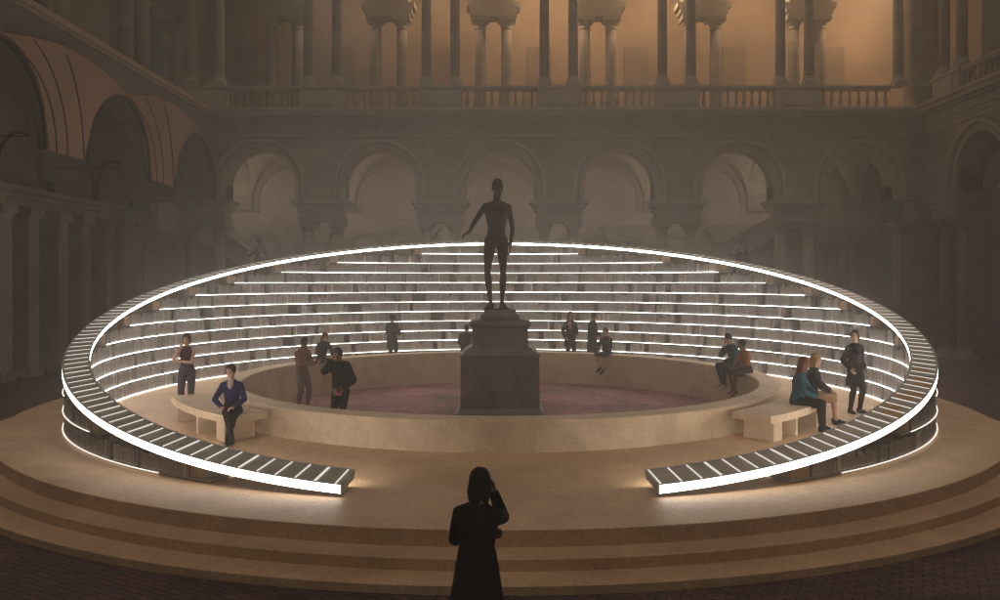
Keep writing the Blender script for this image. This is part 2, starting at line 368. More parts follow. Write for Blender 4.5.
# inner pilaster pairs, doors, niches of the rear loggia
for k in range(-3, 4):
    c = -.32 + P5 * k
    if not -16.5 < c < 17: continue
    for s in (-.64, .64): add_column(back, INCOL, c + s, DEP - .5)
    mb = MB()
    for z0, z1, wd in ((15.9, 16.1, 1.05), (16.1, 16.35, 1.15), (16.35, 16.6, 1.3), (16.6, 20.6, 1.0)): mb.box(c - wd, c + wd, DEP - .95, DEP - .03, z0, z1)
    mb.build('inner_impost', M['stone_trim'], back)
    f = MB(); x = c + 2.35
    f.box(x - .62, x + .62, DEP + 2.1, DEP + 2.19, 9.96, 15.3); fr = f.build('doorway', mat('door_panel_%d' % (k + 9), (0.33, 0.25, 0.18), .8, .2, 1.5), back)
    # ground floor: paired half-columns with stepped capital on the inner wall
    mb = MB()
    for z0, z1, wd in ((5.0, 5.2, .85), (5.2, 5.45, .95), (5.45, 5.6, 1.08), (5.6, 5.8, 1.2)): mb.box(c + 1.3 - wd, c + 1.3 + wd, DEP - .8, DEP - .03, z0, z1)
    for s in (-.5, .5): mb.box(c + 1.3 + s - .26, c + 1.3 + s + .26, DEP - .6, DEP - .03, 0, 5.0)
    mb.build('wall_pilaster', M['stone_trim'], back)
    f = MB(); x = c - 1.25; f.box(x - .75, x + .75, DEP - .06, DEP - .02, 0, 4.6); d = f.build('niche', M['plaster'], back)
    f = MB(); archivolt(f, x, .75, .95, 0.02, 4.6, DEP - .14, DEP - .02, 14); f.build('niche_frame', M['stone_trim'], d)
# stair flights behind the rear arcade
def stair(x0, x1, z0, z1, label):
    r = empty('stone_stair', (0, 34, 0)); tag(r, label, 'staircase')
    n = 16; mb = MB()
    for k in range(n):
        a = x0 + (x1 - x0) * k / n; b = x0 + (x1 - x0) * (k + 1) / n; z = z0 + (z1 - z0) * (k + 1) / n
        mb.box(min(a, b), max(a, b), 2.9, 4.2, 0.01, z)
    mb.build('flight', M['stone'], r)
    p = MB(); q = lambda x, z: [(x, 2.72, z), (x, 2.9, z), (x, 2.9, z + .95), (x, 2.72, z + .95)]
    p.sweep([q(x0, z0), q(x1, z1)]); p.build('parapet', M['plaster_grey'], r)
    p = MB(); q = lambda x, z: [(x, 2.64, z), (x, 2.96, z), (x, 2.96, z + .12), (x, 2.64, z + .12)]
    p.sweep([q(x0, z0 + .952), q(x1, z1 + .952)]); p.build('coping', M['stone_trim'], r)
stair(6.6, 14.2, 1.6, 6.0, 'stone stair flight climbing to the right behind the rear arcade')
stair(-8.0, -14.2, 1.2, 5.2, 'dim stone stair flight climbing to the left behind the rear arcade')

# wall at the right: framed doorway
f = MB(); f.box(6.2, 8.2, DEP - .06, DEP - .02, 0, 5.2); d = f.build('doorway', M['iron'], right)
# ---- left building: cut-away portico with hanging vaults
lb = empty('portico', (-12, 34, 0), R(90)); tag(lb, 'shadowed portico with cut-off terracotta vaults hanging under a dark floor edge', 'portico')
LC = [-2.65, -8.9, -15.15, -21.4]
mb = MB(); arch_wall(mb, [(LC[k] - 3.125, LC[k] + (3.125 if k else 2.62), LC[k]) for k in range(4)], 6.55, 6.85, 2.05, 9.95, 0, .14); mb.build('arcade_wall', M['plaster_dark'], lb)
mb = MB(); mb.box(-24.5, -.03, -.06, 5.0, 9.95, 10.2); mb.build('loggia_floor', M['stone'], lb)
mb = MB(); mb.box(-24.5, -.03, -.12, -.06, 10.08, 10.24); mb.build('floor_edge', M['plaster'], lb)
def spandrel(c):
    # hanging vault shell between two arches, cut off level at the spring line and leaning outwards to the top
    mb = MB(); L0, L1 = c - 6.25, c; n = 36; m = 10
    def zlo(u):
        d = min(u - L0, L1 - u)
        return 6.57 if d >= 2.1 else 6.85 + math.sqrt(max(0, 2.1 ** 2 - d * d))
    def zhi(u): return 9.0 + .42 * math.sin(math.pi * (u - L0) / (L1 - L0))
    def yy(z): return -.03 - .26 * (max(0, z - 6.57) / 2.9) ** 2
    prev = None
    for k in range(n + 1):
        u = L0 + (L1 - L0) * k / n; a, b_ = zlo(u), max(zhi(u), zlo(u) + .02)
        row = [(u, yy(a + (b_ - a) * q / m), a + (b_ - a) * q / m) for q in range(m + 1)]
        if prev:
            for q in range(m): mb.face([prev[q], row[q], row[q + 1], prev[q + 1]])
        prev = row
    o = mb.build('vault_shell', M['vault'], lb); md = o.modifiers.new('thick', 'SOLIDIFY'); md.thickness = .06; md.offset = 0
    for r in (2.55, 3.1, 3.95):
        pts = [(L0 + r * math.cos(R(q)), 6.57 + r * .9 * math.sin(R(q))) for q in range(0, 70, 4)]
        pts = [(u_, z_) for u_, z_ in pts if zlo(u_) <= z_ <= zhi(u_) - .05]
        if len(pts) < 2: continue
        m2 = MB(); m2.sweep([[(u_ - .03, yy(z_) - .05, z_), (u_ + .03, yy(z_) - .05, z_), (u_ + .03, yy(z_) + .03, z_), (u_ - .03, yy(z_) + .03, z_)] for u_, z_ in pts]); m2.build('vault_rib', M['iron'], lb)
for c in LC[:3]: spandrel(c)
for c in LC:
    for y in (-.07,):
        mb = MB(); archivolt(mb, c, 2.03, 2.09, 6.55, 6.85, y, y + .07); mb.build('dark_rib', M['iron'], lb)
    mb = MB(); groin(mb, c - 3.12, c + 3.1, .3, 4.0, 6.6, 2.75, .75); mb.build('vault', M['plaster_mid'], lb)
    for s in (-1.55, 1.55):
        mb = MB(); archivolt(mb, c + s, 1.42, 1.49, 6.12, 6.6, 3.9, 3.98); mb.build('wall_rib', M['iron'], lb)
    rod = MB(); x = c - 3.12
    rod.sweep([[(x + .02 * math.cos(a), y, 7.1 + .02 * math.sin(a)) for a in (0, 1.57, 3.14, 4.71)] for y in (.6, 3.98)]); rod.build('tie_rod', M['iron'], lb)
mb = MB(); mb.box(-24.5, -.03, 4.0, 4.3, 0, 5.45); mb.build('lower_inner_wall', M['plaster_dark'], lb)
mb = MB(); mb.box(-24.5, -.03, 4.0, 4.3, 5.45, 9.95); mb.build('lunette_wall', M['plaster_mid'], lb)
mb = MB(); mb.box(-24.5, -.03, 3.1, 4.0, 5.45, 5.7); mb.box(-24.5, -.03, 3.0, 4.0, 5.7, 5.85); mb.box(-24.5, -.03, 2.85, 4.0, 5.85, 6.05); mb.build('entablature', M['stone'], lb)
for d_ in (21.0, 22.4, 24.4, 25.85, 27.6, 29.1, 30.9, 32.3):
    u = d_ - 34; p = MB(); p.box(u - .3, u + .3, 3.15, 3.98, .3, 5.1); p.box(u - .38, u + .38, 3.05, 3.98, 0.0, .3); p.box(u - .34, u + .34, 3.1, 3.98, 5.1, 5.2); p.box(u - .4, u + .4, 3.02, 3.98, 5.2, 5.45)
    p.build('pilaster', M['stone_trim'], lb)
for u in (-4.6, -7.2, -10.9):
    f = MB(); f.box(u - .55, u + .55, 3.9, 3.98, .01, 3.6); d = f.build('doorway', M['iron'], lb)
UC2 = col_mesh(10.2, 17.0, .24, .34)
for d_ in (15.75, 22.0, 28.25):
    for s in (-.62, .62): add_column(lb, UC2, d_ + s - 34, 1.0)
mb = MB(); mb.box(-24.5, -.03, .4, 1.5, 17.0, 20.8); mb.build('upper_wall', M['stone'], lb)
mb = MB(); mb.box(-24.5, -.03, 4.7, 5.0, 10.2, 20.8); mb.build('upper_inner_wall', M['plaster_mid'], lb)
for u in (-4, -6.3, -9.1, -11.5, -14, -16.4):
    f = MB(); f.box(u - .45, u + .45, 4.45, 4.68, 10.22, 17.5); f.build('pilaster', M['stone_trim'], lb)

# lit lanterns in the upper loggia (their bodies hang above the top of the picture)
def lantern(x, y, z, power, label, group='lanterns in the upper loggia', top=20.6, warm=(1.0, .66, .38)):
    r = empty('hanging_lantern', (x, y, z)); tag(r, label, 'lantern', group)
    b = MB(); b.lathe([(.12, .42), (.2, .38), (.22, .34)], 0, 0, 8); b.lathe([(.2, -.04), (.2, 0), (.05, -.1)], 0, 0, 8); b.build('lantern_frame', M['iron'], r)
    b = MB(); b.lathe([(.16, .0), (.19, .1), (.19, .3), (.17, .34)], 0, 0, 8); b.build('lantern_glass', M['lantern'], r)
    b = MB(); b.lathe([(.012, .42), (.012, top - z)], 0, 0, 6); b.build('chain', M['iron'], r)
    L = bpy.data.lights.new('lantern_light', 'POINT'); L.energy = power; L.color = warm; L.shadow_soft_size = .25
    lo = bpy.data.objects.new('lantern_light', L); COL.objects.link(lo); lo.parent = r; lo.location = (0, 0, -.3)
LAN = [(-8.0, 75, 'leftmost hanging lantern of the upper loggia'), (-2.9, 150, 'second hanging lantern from the left in the loggia'), (2.2, 290, 'hanging lantern just right of the statue bay of the loggia'),
       (7.3, 260, 'hanging lantern in the fourth loggia bay'), (12.4, 210, 'hanging lantern before the right end of the loggia'), (18.4, 460, 'hanging lantern in the right corner of the loggia')]
for x, p, lb_ in LAN: lantern(x, 38.3, 17.3, p, lb_, warm=(1.0, .66, .38) if x > -4 else (1.0, .84, .70))
for k, nm in enumerate(('first', 'second', 'third', 'fourth', 'fifth', 'sixth')):
    lantern(backs[k], 36.9, 7.5, 26, 'small hanging lantern in the lower rear aisle behind the %s column pair from the left' % nm, 'lanterns in the lower aisle', 9.7, (1.0, .84, .68))

# ------------------------------------------------------------------ stepped platform
CY = 18.65
def ringpt(r, th, z): return (r * math.sin(th), CY - r * math.cos(th), z)
def annulus(mb, r0, r1, z0, z1, n=180, mi=0, ch=0.0):
    secs = []
    for k in range(n):
        t = 2 * math.pi * k / n
        if ch: secs.append([ringpt(r0, t, z0), ringpt(r1, t, z0), ringpt(r1, t, z1 - ch), ringpt(r1 - ch, t, z1), ringpt(r0 + ch, t, z1), ringpt(r0, t, z1 - ch)])
        else: secs.append([ringpt(r0, t, z0), ringpt(r1, t, z0), ringpt(r1, t, z1), ringpt(r0, t, z1)])
    mb.sweep(secs, closed=True)
pf = MB(); pf.face([ringpt(5.775, 2 * math.pi * k / 96, .004) for k in range(96)]); tag(pf.build('pit_ground', M['pit']), 'brick paving of the round pit, brightened as if lit', None, None, 'structure')
RI = 5.78; ZP = .417; ZW = .923
plat = empty('stepped_platform', (0, CY, 0)); tag(plat, 'broad round tan platform of three low steps carrying the ring of shelves', 'platform')
def local(o, root):
    o.parent = root; o.matrix_parent_inverse = Matrix.Translation(-V(root.location)); return o
for nm, r0, r1, z0, z1 in (('deck', RI + .02, 10.08, .229, ZP), ('step', RI + .02, 10.44, .10, .228), ('step', RI + .02, 10.83, .004, .099)):
    mb = MB(); annulus(mb, r0, r1, z0, z1, 240, 0, .008); local(mb.build(nm, M['tan']), plat)
mb = MB(); annulus(mb, RI, 6.24, .002, ZW, 200, 0, .015)
tag(mb.build('ring_wall', M['tan_seat']), 'low circular tan wall used as a seat around the brick-paved pit', 'wall', None, 'thing')

# ------------------------------------------------------------------ curved benches
def bench(th0, th1, label):
    tm = (th0 + th1) / 2
    r = empty('curved_bench', ringpt(7.1, tm, ZP)); tag(r, label, 'bench')
    def arc(nm, a, b, r0, r1, z0, z1):
        n = 14; mb = MB(); secs = []
        for k in range(n + 1):
            t = a + (b - a) * k / n; secs.append([ringpt(r0, t, z0), ringpt(r1, t, z0), ringpt(r1, t, z1), ringpt(r0, t, z1)])
        mb.sweep(secs); return bevel(local(mb.build(nm, M['tan_seat']), r), .008)
    arc('seat', th0, th1, 6.40, 7.15, .747, .877)
    s = 1 if th1 > th0 else -1; q = abs(th1 - th0)
    for f0 in (.08, .4, .86):
        a = th0 + s * q * f0; arc('bench_support', a, a + s * R(.7 if f0 > .1 else 2.2), 6.5, 7.08, ZP + .001, .746)
bench(R(-38.5), R(-63.5), 'curved tan bench on open box base under the woman in navy cardigan')
bench(R(38.5), R(58), 'curved tan bench at right with open box base, under the two seated women')

# ------------------------------------------------------------------ tilted ring of bookshelves
R0, R1 = 8.55, 9.0
TA, TB = R(12.7), R(347.3)
def ztop(r, th): return 2.507 - .221 * r * math.cos(th)
TH = .11
lib = empty('library_ring', (0, CY, ZP)); tag(lib, 'huge tilted open ring of glowing bookshelves rising behind the statue', 'bookshelf')
def sweep_ring(mb, a, b, sec, step=R(.75), mis=None):
    n = max(2, int(abs(b - a) / step)); mb.sweep([sec(a + (b - a) * k / n) for k in range(n + 1)], mis)
mb = MB(); sweep_ring(mb, TA, TB, lambda t: [ringpt(R0 + .03, t, ztop(R0 + .03, t) - TH), ringpt(R1 - .03, t, ztop(R1 - .03, t) - TH), ringpt(R1 - .03, t, ztop(R1 - .03, t) - .006), ringpt(R0 + .03, t, ztop(R0 + .03, t) - .006)])
local(mb.build('top_slab', M['panel']), lib)
for ra, rb, nm in ((R0, R0 + .028, 'inner_rim_light'), (R1 - .028, R1, 'outer_rim_light')):
    outer = ra > 8.7
    low = TH - .003 if outer else .066
    mb = MB(); sweep_ring(mb, TA, TB, lambda t: [ringpt(ra, t, ztop(ra, t) - low), ringpt(rb, t, ztop(rb, t) - low), ringpt(rb, t, ztop(rb, t)), ringpt(ra, t, ztop(ra, t))],
                          mis=[1, 0 if outer else 1, 1, 1 if outer else 0])
    local(mb.build(nm, [M['rimled'] if outer else M['rimled_in'], M['rimtop']]), lib)
# radial strips on the sloping top
ths = []; t = TA + .004
while t < TB: ths.append(t); t += .285 / 9.0
def strip_geo(mb, k, th):
    wd = .017 if k % 4 == 3 else .009
    d = wd / 8.8
    secs = []
    for r in (R0 + .035, R1 - .035):
        secs.append([ringpt(r, th - d, ztop(r, th) - .004), ringpt(r, th + d, ztop(r, th) - .004), ringpt(r, th + d, ztop(r, th) + .006), ringpt(r, th - d, ztop(r, th) + .006)])
    mb.sweep(secs)
order = sorted(range(len(ths)), key=lambda k: (V(ringpt(8.8, ths[k], ztop(8.8, ths[k]))) - V((0, 0, EYE))).length)
near = set(order[:100])
for k in order[:100]:
    mb = MB(); strip_geo(mb, k, ths[k]); local(mb.build('divider_strip', M['stripglow']), lib)
mb = MB()
for k in order[100:]: strip_geo(mb, k, ths[k])
o = local(mb.build('divider_strips', M['stripglow']), lib); o['kind'] = 'stuff'
# amber panels let into the top on the right
for k in range(len(ths) - 1):
    dg = math.degrees(ths[k])
    if 39 < dg < 60 and k % 3 != 0:
        a, b = ths[k] + .004, ths[k + 1] - .004; ra, rb = (R0 + .06, R0 + .30) if k % 2 else (R0 + .14, R1 - .05)
        mb = MB(); mb.sweep([[ringpt(ra, q, ztop(ra, q) - .005), ringpt(rb, q, ztop(rb, q) - .005), ringpt(rb, q, ztop(rb, q) - .002), ringpt(ra, q, ztop(ra, q) - .002)] for q in (a, b)])
        local(mb.build('amber_panel', M['panel_amber']), lib)
# shelf boards with their light strips
PITCH = .325; ZK = [.452 + PITCH * k for k in range(12)]
def clear(k, th): return ztop(8.78, th) - TH - ZK[k]
SPAN = []
for k, z in enumerate(ZK):
    need = .19
    a = TA
    while a < math.pi and clear(k, a) < need: a += .005
    if a > math.pi - .1: SPAN.append(None); continue
    SPAN.append(a); b = 2 * math.pi - a
    T = .020
    mb = MB(); sweep_ring(mb, a, b, lambda t: [ringpt(R0 + .022, t, z - T), ringpt(R1 - .022, t, z - T), ringpt(R1 - .022, t, z), ringpt(R0 + .022, t, z)], R(1))
    sh = local(mb.build('shelf', M['shelf']), lib)
    e = R(2.2) if k else 0
    for ra, rb in ((R0, R0 + .02), (R1 - .02, R1)):
        zb = z - T + (.002 if ra < 8.7 else .008); mb = MB()
        e2 = e if ra < 8.7 or k else R(6.5)
        sweep_ring(mb, a + e2, b - e2, lambda t: [ringpt(ra, t, zb), ringpt(rb, t, zb), ringpt(rb, t, z - .002), ringpt(ra, t, z - .002)], R(1))
        mb.build('led_strip', M['led' if ra < 8.7 else 'led_outer'], sh)
    # pale wooden end blocks where the shelf meets the sloping top
    for sgn in (1, -1):
        a0 = a + R(.6); a1 = a + R(2.6)
        h = min(clear(k, a0), .29) - .012
        n = 4; secs = []
        for q in range(n + 1):
            t_ = (a0 + (a1 - a0) * q / n) * sgn
            secs.append([ringpt(R0 + .06, t_, z + .001), ringpt(R1 - .06, t_, z + .001), ringpt(R1 - .06, t_, z + h), ringpt(R0 + .06, t_, z + h)])
        mb = MB(); mb.sweep(secs); local(mb.build('end_block', M['wood']), lib)
# thin radial uprights
for k in range(1, len(ths) - 1, 4):
    th = ths[k]; zt = ztop(R0 + .1, th) - TH - .002
    if clear(0, th) < .15: continue
    d = .007 / 8.8
    secs = []
    for r in (R0 + .05, R1 - .05):
        zz = ztop(r, th) - TH - .003
        secs.append([ringpt(r, th - d, ZP + .001), ringpt(r, th + d, ZP + .001), ringpt(r, th + d, zz), ringpt(r, th - d, zz)])
    mb = MB(); mb.sweep(secs); local(mb.build('upright', M['shelf']), lib)
# books
books = []      # (k, row, th, width, height, depth, colour)
rng = random.Random(3)
for k, z in enumerate(ZK):
    if SPAN[k] is None: continue
    for row in (0, 1):
        rf = R0 + .03 if row == 0 else R1 - .03
        th = SPAN[k] + R(2.8); end = 2 * math.pi - SPAN[k] - R(2.8)
        fill = True; left = rng.randint(6, 30); tone = rng.randint(0, 5)
        while th < end:
            wd = rng.choice((.022, .028, .034, .04, .05)) * rng.uniform(.9, 1.15)
            left -= 1
            if left <= 0:
                fill = not fill if rng.random() < .8 else fill
                left = rng.randint(8, 34) if fill else (rng.randint(1, 6) if row == 0 else rng.randint(1, 3)); tone = rng.choice((0, 0, 1, 1, 2, 2, 4, 3))
            dl = math.degrees(th)
            skip = (row == 1 and 108 < dl < 252)
            hmax = min(clear(k, th) - .012, .290)
            if fill and not skip and hmax > .13:
                h = min(hmax, rng.uniform(.225, .29) if rng.random() < .85 else rng.uniform(.17, .225)); c = tone if rng.random() < .6 else rng.choice((0, 1, 2, 3, 4, 0, 2))
                if rng.random() < .02: c = 5
                books.append((k, row, th + wd / 2 / rf, wd - .002, h, rng.uniform(.13, .17), c))
            th += wd / rf
cp = V((0, 0, EYE))
def bdist(b):
    dg = min(math.degrees(b[2]), 360 - math.degrees(b[2])); pos = V(ringpt(8.95 if b[1] else 8.6, b[2], ZK[b[0]]))
    d = (pos - cp).length
    if b[1] == 1 and dg > 60: d += 100          # outer faces turned away
    if b[1] == 0 and dg < 62: d += 100          # inner faces turned away
    return d
books.sort(key=bdist)
def bookgeo(mb, b, frame=True, loc=True):
    k, row, th, wd, h, dp, c = b
    rf = R0 + .03 if row == 0 else R1 - .03
    s = 1 if row == 0 else -1
    rad = V((math.sin(th), -math.cos(th), 0)); tan = V((math.cos(th), math.sin(th), 0)); base = V(ringpt(rf, th, ZK[k] + .001))
    def fn(x, y, z):
        p = tan * x + rad * (s * y) + V((0, 0, z)); return tuple(p if loc else p + base)
    hw = wd / 2
    mb.box(-hw, hw, 0, dp, 0, h, c if not loc else 0, fn)
    return base
near_b = books[:300]; far_b = books[300:]
def side_words(b):
    dg = math.degrees(b[2]); left_ = dg > 180
    lv = {0: 'bottom', 1: 'second', 2: 'third', 3: 'fourth', 4: 'fifth'}.get(b[0], 'upper')
    face = 'outer face' if b[1] else 'inner face'
    return '%s shelf, %s of the ring at %s' % (lv, face, 'left' if left_ else 'right')
for b in near_b:
    k, row, th, wd, h, dp, c = b
    rf = R0 + .03 if row == 0 else R1 - .03; s = 1 if row == 0 else -1
    rad = V((math.sin(th), -math.cos(th), 0)); tan = V((math.cos(th), math.sin(th), 0))
    fn = lambda x, y, z: tuple(tan * x + rad * (s * y) + V((0, 0, z)))
    hw = wd / 2; t = min(.003, wd * .15); mb = MB()
    mb.box(-hw, hw, 0, t, 0, h, 0, fn); mb.box(-hw, -hw + t, t, dp, 0, h, 0, fn); mb.box(hw - t, hw, t, dp, 0, h, 0, fn)
    mb.box(-hw + t, hw - t, t, dp - .006, .003, h - .005, 1, fn)
    for zz in (.12, .82): mb.box(-hw - .0006, hw + .0006, -.0012, -.0002, h * zz, h * zz + .006, 1, fn)
    o = mb.build('book', [BOOKM[c], M['page']]); o.location = ringpt(rf, th, ZK[k] + .001)
    tag(o, 'slim %s book on the %s' % (BOOKNAME[c], side_words(b)), 'book', 'books on the nearest shelves')
mb = MB()
for b in far_b: bookgeo(mb, b, loc=False)
tag(mb.build('books', BOOKM), 'rows of grey and brown books filling the far shelves of the ring', 'books', None, 'stuff')

# ------------------------------------------------------------------ people
def ik(a, t, l1, l2, hint):
    d = t - a; L = min(d.length, (l1 + l2) * .998); L = max(L, abs(l1 - l2) * 1.02); dn = d.normalized()
    x = (l1 * l1 - l2 * l2 + L * L) / (2 * L); h = math.sqrt(max(0, l1 * l1 - x * x))
    hn = hint - dn * hint.dot(dn)
    hn = hn.normalized() if hn.length > 1e-5 else V((0, 1, 0))
    return a + dn * x + hn * h, a + dn * L

def frame_for(t, ref):
    x = ref - t * ref.dot(t)
    if x.length < 1e-4: x = V((1, 0, 0)) - t * t.x
    x.normalize(); return x, t.cross(x)

def tube(path, rad, ref=V((1, 0, 0)), n=10, flat=1.0):
    """rings for a tapered limb with rounded ends; each ring = (centre, ax, ay)"""
    rings = []
    m = len(path)
    for i in range(m):
        t = (path[min(i + 1, m - 1)] - path[max(i - 1, 0)]).normalized(); x, y = frame_for(t, ref); r = rad[i]
        if i == 0:
            for q, k in ((-.85, .5), (-.5, .86)): rings.append((path[0] + t * (q * r), x * r * k, y * r * k * flat))
        rings.append((path[i], x * r, y * r * flat))
        if i == m - 1:
            for q, k in ((.5, .86), (.85, .5)): rings.append((path[i] + t * (q * r), x * r * k, y * r * k * flat))
    return rings

def loft(mb, rings, d=0.0, n=12):
    i = len(mb.v)
    for c, ax, ay in rings:
        sx = (ax.length + d) / max(ax.length, 1e-6); sy = (ay.length + d) / max(ay.length, 1e-6)
        for k in range(n):
            a = 2 * math.pi * k / n; mb.v.append(tuple(c + ax * (sx * math.cos(a)) + ay * (sy * math.sin(a))))
    for j in range(len(rings) - 1):
        for k in range(n):
            k2 = (k + 1) % n; mb.f.append((i + j * n + k, i + j * n + k2, i + (j + 1) * n + k2, i + (j + 1) * n + k)); mb.m.append(0)
    mb.f.append(tuple(i + k for k in reversed(range(n)))); mb.m.append(0)
    mb.f.append(tuple(i + (len(rings) - 1) * n + k for k in range(n))); mb.m.append(0)

def ellipsoid(c, ax, ay, az, n=7):
    rings = []
    for k in range(1, n):
        a = math.pi * k / n - math.pi / 2; rings.append((c + az * math.sin(a), ax * math.cos(a), ay * math.cos(a)))
    return rings

def remesh(mb, name, material, parent, vox, smooth=2):
    me = mb.mesh(name, material); o = bpy.data.objects.new('tmp', me); COL.objects.link(o)
    md = o.modifiers.new('r', 'REMESH'); md.mode = 'VOXEL'; md.voxel_size = vox; md.use_smooth_shade = True
    if smooth:
        sm = o.modifiers.new('s', 'SMOOTH'); sm.factor = .5; sm.iterations = smooth
    dgp = bpy.context.evaluated_depsgraph_get(); nm = bpy.data.meshes.new_from_object(o.evaluated_get(dgp))
    bpy.data.objects.remove(o); bpy.data.meshes.remove(me); nm.name = name
    if not nm.materials: nm.materials.append(material)
    nm.polygons.foreach_set('use_smooth', [True] * len(nm.polygons))
    return link(name, nm, parent)

def rotv(v, axis, deg): return Matrix.Rotation(R(deg), 3, axis) @ v

class Body:
    def __init__(b, H=1.7, female=False, pose=None):
        s = b.s = H / 1.7; p = pose or {}; b.female = female
        X, Y, Z = V((1, 0, 0)), V((0, 1, 0)), V((0, 0, 1))
        P = V(p.get('hip', (0, 0, .93))) * s
        U = rotv(rotv(Z, 'X', -p.get('lean', 3)), 'Y', p.get('side', 0)); tw = p.get('twist', 0)
        Rp = X; Rs = Matrix.Rotation(R(tw), 3, U) @ (X - U * X.dot(U)).normalized(); Fs = U.cross(Rs)
        b.P, b.U, b.Rs, b.Fs = P, U, Rs, Fs
        S = P + U * .47 * s; N = P + U * .515 * s
        hy, hp = p.get('head', (0, 0)); hs = p.get('headside', 0)
        hU = (Matrix.Rotation(R(-hp), 3, Rs) @ U).normalized(); hU = (Matrix.Rotation(R(hs), 3, Fs) @ hU)
        hR = Matrix.Rotation(R(hy), 3, hU) @ Rs; hR = (hR - hU * hR.dot(hU)).normalized(); hF = hU.cross(hR)
        b.hU, b.hR, b.hF = hU, hR, hF
        sw = p.get('sw', .142 if female else .166) * s
        b.reg = {}
        fem = 1 if female else 0
        prof = [(-.11, .10, .085), (-.06, .158 + .008 * fem, .112), (.02, .158 + .006 * fem, .112), (.09, .142 - .012 * fem, .102), (.15, .132 - .018 * fem, .094), (.24, .142 - .016 * fem, .104), (.33, .158 - .014 * fem, .114 + .008 * fem), (.40, .165 - .016 * fem, .108), (.45, .132 - .012 * fem, .088), (.49, .088 - .008 * fem, .07), (.525, .06, .058)]
        nude = p.get('nude')
        if nude: prof = [(-.11, .095, .08), (-.06, .148, .112), (.02, .142, .106), (.09, .130, .09), (.15, .126, .084), (.24, .146, .1), (.33, .172, .116), (.40, .178, .108), (.45, .135, .088), (.485, .085, .066), (.515, .055, .055)]
        tor = []
        for h, a, c in prof:
            k = min(1, max(0, (h + .06) / .4)); Rm = (Rp * (1 - k) + Rs * k).normalized(); Fm = U.cross(Rm).normalized()
            tor.append((P + U * h * s, Rm * a * s, Fm * c * s))
        b.reg['torso'] = [tor[2:]]; b.reg['pelvis'] = [tor[:5]]
        if female: b.reg['torso'] += [ellipsoid(S - U * .13 * s + Rs * q * .065 * s + Fs * .075 * s, Rs * .06 * s, Fs * .055 * s, U * .06 * s) for q in (-1, 1)]
        hc = N + U * .02 * s + hU * .135 * s + hF * .018 * s; b.hc = hc
        b.reg['neck'] = [tube([N - U * .03 * s, N + U * .03 * s + hU * .04 * s], [.056 * s, .052 * s])]
        hd = []
        for t, a, c, f in ((-.118, .026, .03, .045), (-.105, .042, .05, .035), (-.075, .056, .072, .018), (-.03, .066, .088, .004), (.02, .073, .096, -.002), (.06, .072, .094, -.006), (.09, .06, .078, -.008), (.108, .042, .056, -.008), (.118, .02, .028, -.008)):
            hd.append((hc + hU * t * s + hF * f * s, hR * a * s, hF * c * s))
        b.reg['head'] = [hd, tube([hc + hF * .088 * s + hU * .012 * s, hc + hF * .112 * s - hU * .03 * s], [.009 * s, .014 * s]),
                         ellipsoid(hc + hF * .083 * s - hU * .06 * s, hR * .024 * s, hF * .012 * s, hU * .011 * s), ellipsoid(hc + hF * .078 * s + hU * .028 * s, hR * .05 * s, hF * .014 * s, hU * .01 * s)] + \
            [ellipsoid(hc + hR * q * .075 * s - hF * .005 * s - hU * .012 * s, hR * .012 * s, hF * .02 * s, hU * .032 * s) for q in (-1, 1)]
        b.j = {'S': S, 'N': N}
        for side, q in (('r', 1), ('l', -1)):
            sh = S - U * .045 * s + Rs * (q * sw)
            wr = V(p.get(side + 'h', (q * .26, .06, .80))) * s
            hint = V(p.get(side + 'e', (q * .6, -1, -.3)))
            el, wr = ik(sh, wr, .285 * s, .25 * s, hint)
            g_ = .86 if nude else (.92 if female else 1.0)
            b.reg['uarm_' + side] = [tube([S - U * .012 * s + Rs * (q * sw * .45), sh, sh.lerp(el, .45), el], [.045 * s * g_, .054 * s * g_, .047 * s * g_, .038 * s * g_])]
            b.reg['farm_' + side] = [tube([el, el.lerp(wr, .3), wr], [.039 * s * g_, .04 * s * g_, .026 * s * g_])]
            fd = (wr - el).normalized(); hd_ = V(p.get(side + 'd', tuple(fd))).normalized()
            pn = V(p.get(side + 'n', (-q, 0.1, 0))); pn = (pn - hd_ * pn.dot(hd_)).normalized()      # palm normal
            wx = hd_.cross(pn)                                                                       # across the palm
            if wx.dot(V((0, 1, 0)) if abs(hd_.z) > .5 else V((0, 0, 1))) < 0: thumb = -1
            else: thumb = 1
            hl = []
            hl.append([(wr, wx * .024 * s, pn * .017 * s), (wr + hd_ * .03 * s, wx * .036 * s, pn * .016 * s), (wr + hd_ * .075 * s, wx * .041 * s, pn * .014 * s), (wr + hd_ * .092 * s, wx * .036 * s, pn * .011 * s)])
            curl = p.get(side + 'c', .35)
            for fi, (o_, ln) in enumerate(((.031, .072), (.0105, .082), (-.0105, .076), (-.031, .058))):
                a = wr + hd_ * .078 * s + wx * (o_ * thumb * s); d1 = (hd_ + pn * curl * .5 + wx * o_ * thumb * 1.6).normalized(); d2 = (hd_ + pn * curl * 1.6).normalized(); d3 = (hd_ + pn * curl * 3).normalized()
                p1 = a + d1 * ln * .45 * s; p2 = p1 + d2 * ln * .32 * s; p3 = p2 + d3 * ln * .22 * s
                hl.append(tube([a, p1, p2, p3], [.0095 * s, .0088 * s, .008 * s, .0072 * s], n=8))
            a = wr + hd_ * .02 * s + wx * (.026 * thumb * s); d1 = (hd_ * .7 + wx * thumb * .75 + pn * .3).normalized(); p1 = a + d1 * .045 * s; p2 = p1 + (d1 + hd_ * .6 + pn * .2).normalized() * .03 * s
            hl.append(tube([a, p1, p2], [.013 * s, .0105 * s, .0085 * s], n=8))
            b.reg['hand_' + side] = hl
            hip = P + Rp * (q * .088 * s) - Z * .03 * s
